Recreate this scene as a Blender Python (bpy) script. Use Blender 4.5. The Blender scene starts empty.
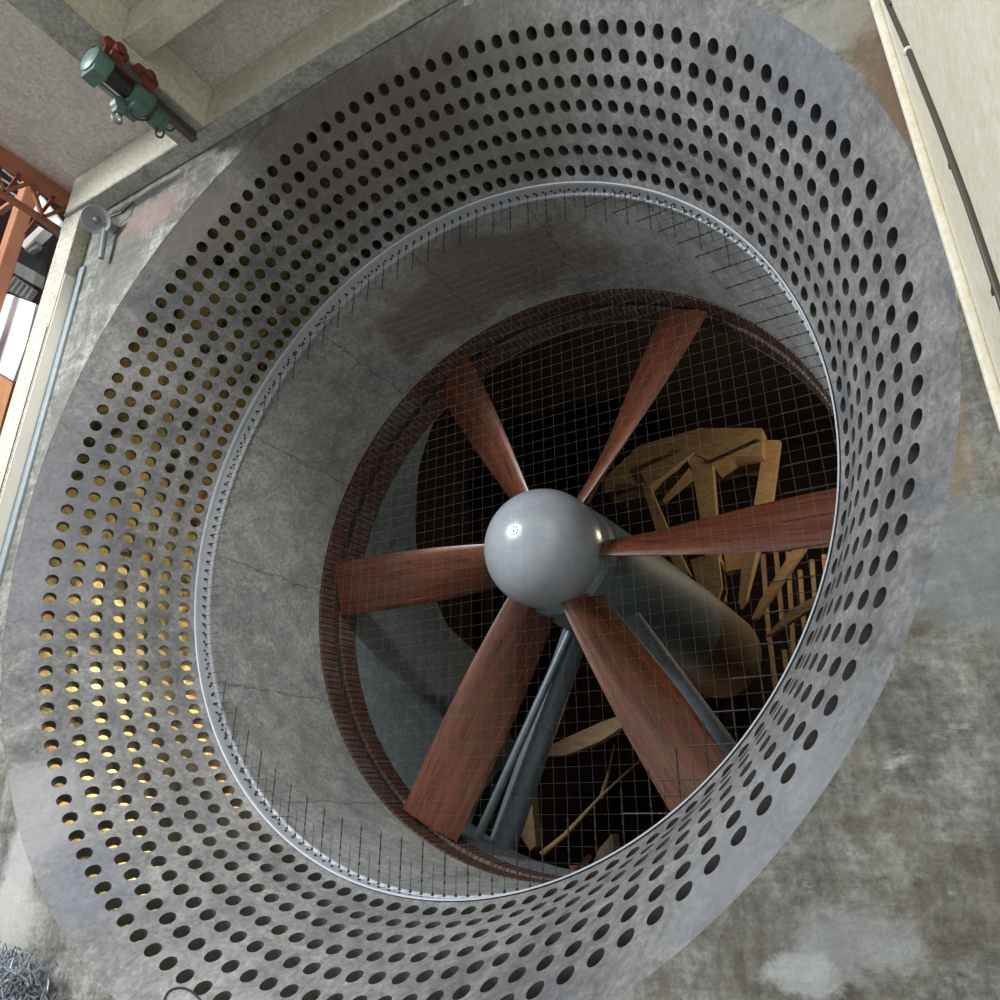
import bpy, math, random
from mathutils import Vector, Matrix
random.seed(7)
PI = math.pi
S = 4.0            # metres per unit of collector-mouth radius
ZA = 4.4           # height of the fan axis above the floor
COL = bpy.context.scene.collection

# ------------------------------------------------------------------ camera numbers (solved from the photograph)
CC = (0.9205, -0.9946, -0.7012)
YAW, PITCH, ROLL = 0.5025, 0.3985, -0.0138
FP, CX, CY = 730.27, 519.06, 499.31
def cam_axes():
    cy, sy, cp, sp, cr, sr = math.cos(YAW), math.sin(YAW), math.cos(PITCH), math.sin(PITCH), math.cos(ROLL), math.sin(ROLL)
    f = Vector((-sy*cp, cy*cp, sp)); r = Vector((cy, sy, 0)); u = r.cross(f)
    return cr*r + sr*u, -sr*r + cr*u, f
CR, CU, CF = cam_axes()
def at(px, py, axis, val):
    """point where the sight line of a photo pixel meets the plane axis=val (collector units)"""
    d = CR*((px-CX)/FP) + CU*((CY-py)/FP) + CF
    t = (val-CC[axis])/d[axis]
    return Vector(CC) + d*t
def V(x, y=None, z=None):
    if y is None: x, y, z = x
    return Vector((x*S, y*S, z*S+ZA))

# ------------------------------------------------------------------ mesh helpers
class MB:
    def __init__(s): s.v = []; s.f = []
    def add(s, vs, fs):
        o = len(s.v); s.v += [tuple(v) for v in vs]; s.f += [tuple(i+o for i in f) for f in fs]; return s
    def box(s, c, d, rot=None, taper=1.0):
        """c centre, d full dims in metres (world)"""
        vs = []
        for z in (-1, 1):
            k = taper if z > 0 else 1
            for x, y in ((-1, -1), (1, -1), (1, 1), (-1, 1)):
                p = Vector((x*d[0]/2*k, y*d[1]/2*k, z*d[2]/2))
                if rot is not None: p = rot @ p
                vs.append(p+Vector(c))
        return s.add(vs, [(3,2,1,0),(4,5,6,7),(0,1,5,4),(1,2,6,5),(2,3,7,6),(3,0,4,7)])
    def beam(s, a, b, w, h, up=Vector((0,0,1))):
        a, b = Vector(a), Vector(b); d = (b-a); L = d.length; d.normalize()
        x = d.cross(up)
        if x.length < 1e-4: x = d.cross(Vector((1,0,0)))
        x.normalize(); y = x.cross(d)
        R = Matrix((x, y, d)).transposed()
        return s.box((a+b)/2, (w, h, L), R)
    def tube(s, pts, r, n=10, caps=True):
        pts = [Vector(p) for p in pts]; rs = r if isinstance(r, (list, tuple)) else [r]*len(pts)
        base = len(s.v); prev = None
        for i, p in enumerate(pts):
            d = (pts[min(i+1, len(pts)-1)]-pts[max(i-1, 0)])
            d = d.normalized() if d.length > 1e-9 else Vector((0,0,1))
            x = prev - d*prev.dot(d) if prev is not None else d.orthogonal()
            if x.length < 1e-6: x = d.orthogonal()
            x.normalize(); prev = x; y = d.cross(x)
            for k in range(n):
                a = 2*PI*k/n; s.v.append(tuple(p+(x*math.cos(a)+y*math.sin(a))*rs[i]))
        for i in range(len(pts)-1):
            for k in range(n):
                a = base+i*n+k; b = base+i*n+(k+1) % n
                s.f.append((a, b, b+n, a+n))
        if caps:
            s.f.append(tuple(base+k for k in range(n))[::-1]); s.f.append(tuple(base+(len(pts)-1)*n+k for k in range(n)))
        return s
    def lathe(s, prof, c=(0,0,0), axis='Y', n=64, a0=0, a1=2*PI):
        """prof: list of (r, h) in metres around an axis through c"""
        full = abs(a1-a0-2*PI) < 1e-6; m = n if full else n+1
        base = len(s.v); c = Vector(c)
        for r, h in prof:
            for k in range(m):
                a = a0+(a1-a0)*k/n
                p = (r*math.cos(a), h, r*math.sin(a)) if axis == 'Y' else (r*math.cos(a), r*math.sin(a), h)
                if axis == 'X': p = (h, r*math.cos(a), r*math.sin(a))
                s.v.append(tuple(c+Vector(p)))
        for i in range(len(prof)-1):
            for k in range(n):
                a = base+i*m+k; b = base+i*m+(k+1) % m
                s.f.append((a, b, b+m, a+m))
        return s
    def sphere(s, c, r, n=16):
        return s.lathe([(r*math.sin(PI*i/n)+1e-5, -r*math.cos(PI*i/n)) for i in range(n+1)], c, 'Z', n*2)
    def prism(s, pts, d):
        """extrude polygon pts by vector d"""
        n = len(pts); pts = [Vector(p) for p in pts]; d = Vector(d)
        return s.add(pts+[p+d for p in pts], [tuple(range(n))[::-1], tuple(range(n, 2*n))]+[(i, (i+1) % n, n+(i+1) % n, n+i) for i in range(n)])
def tag(o, label=None, cat=None, group=None, kind=None):
    if label: o['label'] = label
    if cat: o['category'] = cat
    if group: o['group'] = group
    if kind: o['kind'] = kind
    return o
def build(name, mb, mat, parent=None, smooth=None, bevel=0, fixn=True):
    vs = [Vector(v) for v in mb.v]
    if parent is not None: org = WORLD[parent.name]
    else:
        lo = [min(v[i] for v in vs) for i in range(3)]; hi = [max(v[i] for v in vs) for i in range(3)]
        org = Vector(((lo[0]+hi[0])/2, (lo[1]+hi[1])/2, lo[2]))
    me = bpy.data.meshes.new(name)
    me.from_pydata([tuple(v-org) for v in vs], [], mb.f)
    if fixn:
        import bmesh
        bm = bmesh.new(); bm.from_mesh(me); bmesh.ops.recalc_face_normals(bm, faces=bm.faces); bm.to_mesh(me); bm.free()
    me.materials.append(mat)
    o = bpy.data.objects.new(name, me); COL.objects.link(o)
    if parent is not None: o.parent = parent
    else: o.location = org
    WORLD[o.name] = org.copy()
    if smooth is not None:
        me.shade_smooth()
        if smooth > 0:
            try: me.set_sharp_from_angle(angle=math.radians(smooth))
            except Exception: pass
    if bevel:
        m = o.modifiers.new('b', 'BEVEL'); m.width = bevel; m.segments = 2; m.limit_method = 'ANGLE'; m.angle_limit = math.radians(40)
    return o
WORLD = {}
def thing(name, loc, label, cat, group=None):
    o = bpy.data.objects.new(name, None); COL.objects.link(o); o.location = loc; WORLD[o.name] = Vector(loc)
    o.empty_display_size = 0.2
    return tag(o, label, cat, group)
def copy_tree(o, parent=None):
    c = o.copy(); COL.objects.link(c); c.parent = parent
    for ch in list(o.children): copy_tree(ch, c)
    return c

# ------------------------------------------------------------------ materials
def newmat(name):
    m = bpy.data.materials.new(name); m.use_nodes = True; nt = m.node_tree
    return m, nt, nt.nodes['Principled BSDF']
def N(nt, t, **kw):
    n = nt.nodes.new(t)
    for k, v in kw.items():
        if k in ('ins',):
            for a, b in v.items(): n.inputs[a].default_value = b
        else: setattr(n, k, v)
    return n
def ramp(nt, src, stops):
    r = N(nt, 'ShaderNodeValToRGB'); e = r.color_ramp.elements
    while len(e) < len(stops): e.new(0.5)
    for i, (p, c) in enumerate(stops):
        e[i].position = p; e[i].color = (c if len(c) == 4 else (*c, 1)) if isinstance(c, tuple) else (c, c, c, 1)
    nt.links.new(src, r.inputs[0]); return r.outputs[0]
def mix(nt, fac, a, b, mode='MIX'):
    m = N(nt, 'ShaderNodeMix', data_type='RGBA', blend_type=mode)
    for i, v in ((0, fac), (6, a), (7, b)):
        if hasattr(v, 'links') or isinstance(v, bpy.types.NodeSocket): nt.links.new(v, m.inputs[i])
        else: m.inputs[i].default_value = v if not isinstance(v, tuple) else (*v[:3], 1)
    return m.outputs[2]
def noise(nt, co, scale, detail=6, rough=.6, dist=0, sc=None):
    if sc:
        mp = N(nt, 'ShaderNodeMapping'); mp.inputs['Scale'].default_value = sc; nt.links.new(co, mp.inputs[0]); co = mp.outputs[0]
    n = N(nt, 'ShaderNodeTexNoise'); n.inputs['Scale'].default_value = scale; n.inputs['Detail'].default_value = detail
    n.inputs['Roughness'].default_value = rough; n.inputs['Distortion'].default_value = dist
    nt.links.new(co, n.inputs[0]); return n.outputs[0]
def math_(nt, op, a, b=None, c=None):
    m = N(nt, 'ShaderNodeMath', operation=op)
    for i, v in enumerate((a, b, c)):
        if v is None: continue
        if isinstance(v, bpy.types.NodeSocket): nt.links.new(v, m.inputs[i])
        else: m.inputs[i].default_value = v
    return m.outputs[0]
def concrete(name, c0, c1, c2, stain=None, stain_amt=.0, streak=0, rough=.85, bump=.25, seams=None, spots=0, scale=1.0, white=0, stain_sc=(1,1,1)):
    m, nt, b = newmat(name)
    tc = N(nt, 'ShaderNodeTexCoord').outputs['Object']
    big = noise(nt, tc, .7*scale, 5, .62, .6)
    col = mix(nt, ramp(nt, big, [(.32, 0.), (.68, 1.)]), c0, c1)
    mid = noise(nt, tc, 3.2*scale, 8, .7, .8)
    col = mix(nt, ramp(nt, mid, [(.42, 0.), (.72, .85)]), col, c2)
    fine = noise(nt, tc, 22*scale, 6, .75)
    col = mix(nt, .8, col, ramp(nt, fine, [(.32, .30), (.68, .74)]), 'OVERLAY')
    crk = noise(nt, tc, 7*scale, 9, .8, 1.5); col = mix(nt, .5, col, ramp(nt, crk, [(.36, .32), (.6, .66)]), 'OVERLAY')
    if streak:
        st = noise(nt, tc, 1.6, 7, .7, .3, sc=(5, 5, .5)); st2 = noise(nt, tc, 1.6, 7, .7, .3, sc=(.6, .6, 7))
        col = mix(nt, streak, col, ramp(nt, st, [(.35, .25), (.65, .78)]), 'OVERLAY')
        col = mix(nt, streak, col, ramp(nt, st2, [(.35, .25), (.65, .78)]), 'OVERLAY')
    if stain:
        sn = noise(nt, tc, 1.3, 7, .7, 1.2, sc=stain_sc)
        col = mix(nt, ramp(nt, sn, [(.50, 0.), (.66, stain_amt)]), col, stain)
    if white:
        wn = noise(nt, tc, .9, 8, .72, .4, sc=(1, 1, 1.6))
        col = mix(nt, ramp(nt, wn, [(.62, 0.), (.70, white)]), col, (.62, .65, .66))
    if spots:
        v = N(nt, 'ShaderNodeTexVoronoi'); v.inputs['Scale'].default_value = 5; nt.links.new(tc, v.inputs[0])
        col = mix(nt, ramp(nt, v.outputs[0], [(.03, spots), (.07, 0.)]), col, (.04, .035, .03))
    h = fine
    if seams:
        sep = N(nt, 'ShaderNodeSeparateXYZ'); nt.links.new(tc, sep.inputs[0])
        ang = math_(nt, 'ARCTAN2', math_(nt, 'SUBTRACT', sep.outputs[2], seams[1]), sep.outputs[0])
        wob = math_(nt, 'MULTIPLY', math_(nt, 'SUBTRACT', mid, .5), .06)
        fr = math_(nt, 'PINGPONG', math_(nt, 'ADD', math_(nt, 'MULTIPLY', math_(nt, 'ADD', ang, wob), seams[0]/(2*PI)), seams[0]), .5)
        line = ramp(nt, fr, [(.0, 1.), (seams[2], 0.)])
        col = mix(nt, math_(nt, 'MULTIPLY', line, seams[3]), col, (.10, .10, .10) if seams[3] > 0 else c2)
        h = math_(nt, 'SUBTRACT', fine, math_(nt, 'MULTIPLY', line, .6))
    nt.links.new(col, b.inputs['Base Color']); b.inputs['Roughness'].default_value = rough
    b.inputs['Specular IOR Level'].default_value = .3
    bp = N(nt, 'ShaderNodeBump'); bp.inputs['Strength'].default_value = bump; bp.inputs['Distance'].default_value = .02
    nt.links.new(math_(nt, 'ADD', h, mid), bp.inputs['Height']); nt.links.new(bp.outputs[0], b.inputs['Normal'])
    return m
def patches(m, lst):
    """blend irregular stains and some painted shade with their own place on the surface: (centre, radii, colour, amount, noise scale)"""
    nt = m.node_tree; b = nt.nodes['Principled BSDF']; tc = N(nt, 'ShaderNodeTexCoord').outputs['Object']
    for c, rad, col, amt, ns in lst:
        mp = N(nt, 'ShaderNodeMapping'); mp.inputs['Scale'].default_value = [1/q for q in rad]; mp.inputs['Location'].default_value = [-c[i]/rad[i] for i in range(3)]
        nt.links.new(tc, mp.inputs[0]); L = N(nt, 'ShaderNodeVectorMath', operation='LENGTH'); nt.links.new(mp.outputs[0], L.inputs[0])
        n = noise(nt, tc, ns, 8, .72, .5)
        v = math_(nt, 'SUBTRACT', math_(nt, 'ADD', math_(nt, 'MULTIPLY', n, 1.6), .2), L.outputs['Value'])
        src = b.inputs['Base Color'].links[0].from_socket
        nt.links.new(mix(nt, ramp(nt, v, [(.05, 0.), (.45, amt)]), src, col), b.inputs['Base Color'])
def paint(name, col, rough=.5, metal=0, var=.25, scale=4, dirt=(.05,.04,.03), dirt_amt=.4, bump=.05, coat=0):
    m, nt, b = newmat(name)
    tc = N(nt, 'ShaderNodeTexCoord').outputs['Object']
    n1 = noise(nt, tc, scale, 7, .7, .3)
    c = mix(nt, ramp(nt, n1, [(.45, 0.), (.75, dirt_amt)]), col, dirt)
    n2 = noise(nt, tc, scale*6, 5, .7)
    c = mix(nt, var, c, ramp(nt, n2, [(.3, .3), (.7, .7)]), 'OVERLAY')
    nt.links.new(c, b.inputs['Base Color']); b.inputs['Roughness'].default_value = rough; b.inputs['Metallic'].default_value = metal
    b.inputs['Coat Weight'].default_value = coat
    bp = N(nt, 'ShaderNodeBump'); bp.inputs['Strength'].default_value = bump; bp.inputs['Distance'].default_value = .02
    nt.links.new(n2, bp.inputs['Height']); nt.links.new(bp.outputs[0], b.inputs['Normal'])
    return m
def wood(name, c0, c1, c2, sc=(.5, 6, 6), rough=.35, coat=.5, seed=0, planks=0):
    m, nt, b = newmat(name)
    tc = N(nt, 'ShaderNodeTexCoord').outputs['Object']
    g = noise(nt, tc, 2.2, 8, .65, .8, sc=sc)
    col = mix(nt, ramp(nt, g, [(.35, 0.), (.65, 1.)]), c0, c1)
    g2 = noise(nt, tc, 7, 6, .7, .2, sc=(sc[0]*.6, sc[1]*1.6, sc[2]*1.6))
    col = mix(nt, ramp(nt, g2, [(.48, 0.), (.62, .7)]), col, c2)
    nt.links.new(col, b.inputs['Base Color'])
    rr = noise(nt, tc, 6, 6, .8)
    nt.links.new(ramp(nt, rr, [(.35, rough), (.75, rough+.25)]), b.inputs['Roughness'])
    b.inputs['Coat Weight'].default_value = coat; b.inputs['Coat Roughness'].default_value = .22
    bp = N(nt, 'ShaderNodeBump'); bp.inputs['Strength'].default_value = .12; bp.inputs['Distance'].default_value = .01
    nt.links.new(g2, bp.inputs['Height']); nt.links.new(bp.outputs[0], b.inputs['Normal'])
    return m
M = {}
M['flare'] = concrete('flare_concrete', (.115,.116,.115), (.225,.225,.222), (.31,.308,.30), stain=(.125,.135,.165), stain_amt=.5, seams=(16, S, .010, .40), spots=.0, bump=.3)
M['wall'] = concrete('wall_concrete', (.11,.115,.105), (.24,.24,.215), (.36,.36,.33), stain=(.11,.075,.045), stain_amt=.5, streak=.42, spots=.5, bump=.55, white=.7, rough=.92)
M['throat'] = concrete('throat_concrete', (.20,.215,.22), (.34,.35,.34), (.45,.46,.445), stain=(.19,.185,.165), stain_amt=.5, seams=(14, S, .008, .45), bump=.8)
M['duct'] = concrete('duct_plaster', (.12,.145,.16), (.17,.20,.215), (.22,.245,.26), stain=(.07,.10,.125), stain_amt=.55, bump=.2)
M['ceil'] = concrete('ceiling_plaster', (.50,.46,.43), (.62,.58,.55), (.66,.63,.60), stain=(.42,.39,.36), stain_amt=.35, bump=.15)
M['beam'] = concrete('beam_paint', (.58,.55,.44), (.68,.64,.53), (.72,.68,.57), stain=(.45,.41,.33), stain_amt=.4, bump=.12, rough=.7)
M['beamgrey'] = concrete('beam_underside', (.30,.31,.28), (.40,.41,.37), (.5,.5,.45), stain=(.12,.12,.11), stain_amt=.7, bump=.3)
M['cream'] = concrete('cream_paint', (.76,.71,.56), (.81,.77,.61), (.84,.80,.66), stain=(.70,.63,.46), stain_amt=.25, bump=.06, rough=.55)
M['pillar'] = concrete('pillar_render', (.44,.41,.34), (.54,.50,.42), (.58,.55,.47), stain=(.33,.28,.19), stain_amt=.45, bump=.2)
M['whitepaint'] = paint('white_return', (.78,.76,.68), .6, 0, .15, 2, (.5,.46,.36), .25)
M['greytrim'] = paint('grey_blue_trim', (.26,.31,.34), .5, 0, .3, 3, (.12,.12,.12), .5)
M['band'] = paint('collar_paint', (.44,.47,.52), .55, .0, .25, 3, (.3,.3,.32), .35)
M['hub'] = paint('hub_grey', (.46,.50,.545), .25, .2, .16, 2.2, (.32,.345,.355), .5, bump=.10)
M['nacelle'] = paint('nacelle_grey', (.20,.24,.275), .6, .0, .2, 1.5, (.10,.11,.11), .7)
M['strut'] = paint('strut_grey', (.17,.21,.24), .38, .1, .25, 2, (.08,.10,.11), .5)
M['tailbrown'] = paint('tail_wood', (.17,.12,.065), .6, 0, .3, 2, (.10,.06,.03), .6)
M['blade'] = wood('blade_mahogany', (.105,.032,.015), (.21,.066,.029), (.040,.013,.007), sc=(.12, 3.0, 3.0), rough=.24, coat=.8)
M['ring'] = wood('ring_wood', (.085,.030,.020), (.14,.058,.038), (.05,.018,.014), sc=(2,2,2), rough=.6, coat=0)
def ringmat():
    m = wood('ring_slats', (.085,.028,.016), (.14,.060,.040), (.05,.018,.012), sc=(2,2,2), rough=.55, coat=0); nt = m.node_tree; b = nt.nodes['Principled BSDF']
    tc = N(nt, 'ShaderNodeTexCoord').outputs['Object']; sep = N(nt, 'ShaderNodeSeparateXYZ'); nt.links.new(tc, sep.inputs[0])
    ang = math_(nt, 'ARCTAN2', math_(nt, 'SUBTRACT', sep.outputs[2], .88*S), sep.outputs[0])
    fr = math_(nt, 'PINGPONG', math_(nt, 'ADD', math_(nt, 'MULTIPLY', ang, 260/(2*PI)), 500), .5)
    src = b.inputs['Base Color'].links[0].from_socket
    gn = noise(nt, tc, .8, 5, .6); src = mix(nt, ramp(nt, gn, [(.45, 0.), (.65, .6)]), src, (.16,.15,.14))
    nt.links.new(mix(nt, ramp(nt, fr, [(.10, .85), (.22, 0.)]), src, (.02,.014,.012)), b.inputs['Base Color']); return m
M['ring'] = ringmat()
M['ringdark'] = paint('ring_groove', (.03,.022,.018), .8)
M['amber'] = wood('tan_timber', (.42,.27,.13), (.52,.35,.18), (.30,.18,.08), sc=(1,1,1), rough=.6, coat=0)
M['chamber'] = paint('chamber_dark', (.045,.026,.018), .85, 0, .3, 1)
def ochre():
    m, nt, b = newmat('plenum_ochre'); tc = N(nt, 'ShaderNodeTexCoord').outputs['Object']
    n1 = noise(nt, tc, 2.6, 4, .6, .3); c = ramp(nt, n1, [(.38, (.035,.025,.015)), (.46, (.26,.24,.11)), (.54, (.48,.41,.17)), (.63, (.36,.20,.12)), (.72, (.10,.07,.03))])
    n2 = noise(nt, tc, 9, 4, .7); c = mix(nt, .4, c, ramp(nt, n2, [(.35,.25), (.65,.75)]), 'OVERLAY')
    nt.links.new(c, b.inputs['Base Color']); b.inputs['Roughness'].default_value = .8; return m
M['amberwall'] = ochre()
M['wire'] = paint('galvanised_wire', (.29,.285,.27), .5, .3, .2, 8)
M['darkmetal'] = paint('dark_iron', (.035,.034,.036), .5, .4)
M['conduit'] = paint('conduit_brown', (.085,.065,.055), .5, 0, .2, 5)
M['white'] = paint('white_enamel', (.75,.73,.70), .45, 0, .1, 2, (.5,.5,.5), .2)
M['green'] = paint('hoist_green', (.10,.20,.165), .45, 0, .4, 5, (.05,.07,.06), .7)
M['rust'] = paint('rusty_red', (.20,.045,.025), .8, 0, .5, 6, (.05,.02,.015), .7, bump=.3)
M['orange'] = paint('red_lead_steel', (.40,.165,.085), .6, 0, .3, 3, (.22,.07,.04), .5)
M['hookgrey'] = paint('hook_steel', (.30,.31,.29), .5, .4)
M['siren'] = paint('siren_grey', (.30,.31,.34), .4, .2, .15, 3, (.12,.12,.13), .4)
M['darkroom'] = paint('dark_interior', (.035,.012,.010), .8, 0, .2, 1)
M['panelwhite'] = paint('white_board', (.80,.80,.82), .5, 0, .06, 2, (.55,.6,.6), .15)
M['brown'] = paint('brown_board', (.45,.20,.09), .6, 0, .2, 2)
M['net'] = paint('netting_grey', (.30,.34,.38), .5, .3, .3, 6)
M['holeshade'] = paint('painted_hole_shade', (.075,.072,.068), .9, 0, .3, 6)  # shade of the hole tubes and shell back, painted in as a darker colour
M['floor'] = concrete('floor_concrete', (.20,.20,.19), (.28,.28,.27), (.32,.32,.30), bump=.2)

# ------------------------------------------------------------------ collector (perforated bell mouth)
PROF = [(1.0505,-.070),(1.0253,-.036),(1.0,0.0),(.9762,.0478),(.9516,.0934),(.9312,.1433),(.9124,.1944),(.8966,.2472),(.8818,.2999),(.8660,.3260)]
def catmull(P, n=12):
    out = []
    for i in range(len(P)-1):
        p0 = P[max(i-1, 0)]; p1 = P[i]; p2 = P[i+1]; p3 = P[min(i+2, len(P)-1)]
        for k in range(n):
            t = k/n
            out.append(tuple(.5*((2*p1[j])+(-p0[j]+p2[j])*t+(2*p0[j]-5*p1[j]+4*p2[j]-p3[j])*t*t+(-p0[j]+3*p1[j]-3*p2[j]+p3[j])*t**3) for j in (0, 1)))
    out.append(P[-1]); return out
CP = catmull(PROF); SL = [0]
for i in range(1, len(CP)): SL.append(SL[-1]+math.dist(CP[i], CP[i-1]))
def prof_at(s):
    s = max(0, min(SL[-1], s))
    lo = 0
    while lo < len(SL)-2 and SL[lo+1] < s: lo += 1
    t = (s-SL[lo])/(SL[lo+1]-SL[lo]); a, b = CP[lo], CP[lo+1]
    return a[0]+(b[0]-a[0])*t, a[1]+(b[1]-a[1])*t
def prof_n(s):
    a = prof_at(s-.004); b = prof_at(s+.004); d = (b[0]-a[0], b[1]-a[1]); L = math.hypot(*d)
    return (d[1]/L, -d[0]/L)         # points outwards (away from axis / backwards)
rows_s = [SL[12*k] for k in (2, 3, 4, 5, 6, 7, 8)]
NH = 128; PH = 0.9872; HR = .0149; TH = .026
def rim(): pass
col_root = thing('air_intake_collector', V(0, -.07, -1.0), 'huge round flared grey concrete wind tunnel mouth pierced by seven rings of holes', 'wind tunnel intake')
def flare_mesh():
    mb = MB(); idx = {}
    dth = 2*PI/NH
    def vert(key, ang, s, off):
        k = (key, off)
        if k in idx: return idx[k]
        r, y = prof_at(s); n = prof_n(s); r += n[0]*off; y += abs(n[1])*off if n[1] > 0 else -n[1]*off
        mb.v.append(tuple(V(r*math.cos(ang), y, r*math.sin(ang)))); idx[k] = len(mb.v)-1; return idx[k]
    bounds = [ (rows_s[0]*1.5-rows_s[1]*.5) ] + [(rows_s[k]+rows_s[k+1])/2 for k in range(6)] + [rows_s[6]+min(.024, (SL[-1]-rows_s[6])*.9)]
    # s grid lines for boundary sharing
    lines = []
    for k in range(7):
        for j in range(4): lines.append(bounds[k]+(bounds[k+1]-bounds[k])*j/4)
    lines.append(bounds[7])
    for off in (0, TH):
        for i in range(NH):
            a0 = PH-dth*i-dth/2
            for k in range(7):
                ring = [(i*4+j, k*4) for j in range(4)]+[(i*4+4, k*4+j) for j in range(4)]+[(i*4+4-j, k*4+4) for j in range(4)]+[(i*4, k*4+4-j) for j in range(4)]
                outer = []; inner = []
                rr = prof_at(rows_s[k])[0]; ac = PH-dth*i
                for (u, w) in ring:
                    au = PH-dth/2+0 - dth*(u/4.0) + dth*0
                    au = PH + dth/2 - dth*(u/4.0)
                    sw = lines[w]
                    outer.append(vert(('g', u % (NH*4), w), au, sw, off))
                    du = (au-ac)*rr; dv = sw-rows_s[k]; L = math.hypot(du, dv)
                    inner.append(vert(('h', i, k, u-i*4, w-k*4), ac+du/L*HR/rr, rows_s[k]+dv/L*HR, off))
                for q in range(16):
                    f = (outer[q], outer[(q+1) % 16], inner[(q+1) % 16], inner[q])
                    mb.f.append(f if off == 0 else f[::-1])
                if off == 0:
                    inner_f = inner
                else:
                    fr = [idx[(('h', i, k, u-i*4, w-k*4), 0)] for (u, w) in ring]
                    for q in range(16): mb.f.append((fr[q], fr[(q+1) % 16], inner[(q+1) % 16], inner[q]))
        # plain margins
        ss = [0, bounds[0]*.25, bounds[0]*.5, bounds[0]*.75]
        for j, s_ in enumerate(ss):
            for u in range(NH*4): vert(('m', u, j), PH+dth/2-dth*u/4, s_, off)
        def mrow(j, u):
            u %= NH*4
            return idx[(('m', u, j), off)] if j < 4 else idx[(('g', u, 0), off)]
        for j in range(4):
            for u in range(NH*4): mb.f.append((mrow(j, u), mrow(j, u+1), mrow(j+1, u+1), mrow(j+1, u)))
        for u in range(NH*4): vert(('t', u), PH+dth/2-dth*u/4, SL[-1], off)
        for u in range(NH*4):
            mb.f.append((idx[(('g', u, 28), off)], idx[(('g', (u+1) % 512, 28), off)], idx[(('t', (u+1) % 512), off)], idx[(('t', u), off)]))
    for key in (('m', 0), ('t', None)):
        for u in range(512):
            a = (lambda uu, o: idx[((('m', uu % 512, 0) if key[0] == 'm' else ('t', uu % 512)), o)])
            mb.f.append((a(u, 0), a(u+1, 0), a(u+1, TH), a(u, TH)))
    return mb
fl = build('perforated_flare', flare_mesh(), M['flare'], col_root, smooth=35)
fl.data.materials.append(M['holeshade'])
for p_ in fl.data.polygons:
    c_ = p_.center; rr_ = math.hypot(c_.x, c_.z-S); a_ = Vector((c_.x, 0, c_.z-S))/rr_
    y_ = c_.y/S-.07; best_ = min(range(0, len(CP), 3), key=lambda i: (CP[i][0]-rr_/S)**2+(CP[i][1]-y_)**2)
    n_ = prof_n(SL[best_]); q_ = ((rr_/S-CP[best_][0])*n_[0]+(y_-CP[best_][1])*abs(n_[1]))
    if q_ > TH*.3: p_.material_index = 1  # tubes and back take the painted shade colour
# outer casing of the plenum behind the holes
mb = MB(); ro = 1.16
mb.lathe([((1.056)*S, -.045*S), (ro*S, -.03*S), (ro*S, .46*S), (.885*S, .46*S)], V(0,0,0), 'Y', 128)
build('plenum_casing', mb, M['amberwall'], col_root, smooth=30, fixn=True)
# metal collar at the throat with two lips
mb = MB()
mb.lathe([(.8655*S,.320*S),(.8625*S,.3215*S),(.8620*S,.3285*S),(.8655*S,.330*S),(.8665*S,.336*S),(.8665*S,.364*S),(.8615*S,.367*S),(.8615*S,.373*S),(.872*S,.375*S),(.872*S,.32*S)], V(0,0,0), 'Y', 256)
co = build('collar_band', mb, M['band'], col_root, smooth=40)
tag(co, 'pale blue-white painted metal collar')
# throat cylinder
mb = MB()
mb.lathe([(.8705*S,.374*S),(.8705*S,.42*S),(.873*S,.6*S),(.8765*S,.75*S),(.8800*S,.828*S),(.8800*S,.832*S),(.896*S,.832*S),(.890*S,.374*S)], V(0,0,0), 'Y', 192)
tc_ = build('throat_wall', mb, M['throat'], col_root, smooth=40)
# raised mortar joints along the throat
for dg, y0, y1 in ((143, .40, .80), (160, .45, .80), (131, .5, .72), (83, .40, .70), (71, .4, .8), (186, .42, .7), (212, .5, .8)):
    a = math.radians(dg); pts = []
    for j in range(9):
        y = y0+(y1-y0)*j/8; aa = a+.012*math.sin(j*1.7+dg); r = .8722+(y-.42)*.018
        pts.append(V(r*math.cos(aa), y, r*math.sin(aa)))
    mb = MB(); mb.tube(pts, .012, 6); build('mortar_joint', mb, M['throat'], col_root, smooth=60)

# ------------------------------------------------------------------ blade track ring
ring_root = thing('blade_track_ring', V(0,.93,-.88), 'red-brown timber ring of fine ribs lining the tunnel around the blade tips', 'ring')
def ribbed(y0, y1, r, n=430, d=.0026):
    mb = MB(); prof = []
    base = 0
    ys = [y0, y0+.004, (y0+y1)/2, y1-.004, y1]; ins = [.010, 0, -.001, 0, .010]
    for y, q in zip(ys, ins):
        for k in range(n*4):
            a = 2*PI*k/(n*4); rr = r+q+(d if k % 4 in (2,) else 0)
            mb.v.append(tuple(V(rr*math.cos(a), y, rr*math.sin(a))))
    m = n*4
    for i in range(4):
        for k in range(m): mb.f.append((i*m+k, i*m+(k+1) % m, (i+1)*m+(k+1) % m, (i+1)*m+k))
    return mb
build('ribbed_band', ribbed(.842, .915, .8795), M['ring'], ring_root)
build('ribbed_band', ribbed(.945, 1.022, .8795), M['ring'], ring_root)
mb = MB(); mb.lathe([(.8960*S,.832*S),(.8900*S,.8321*S),(.8900*S,1.03*S),(.8960*S,1.03*S)], V(0,0,0), 'Y', 192)
tag(build('backing_groove', mb, M['ringdark'], ring_root, smooth=40), 'dark groove between the ribbed bands')

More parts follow.
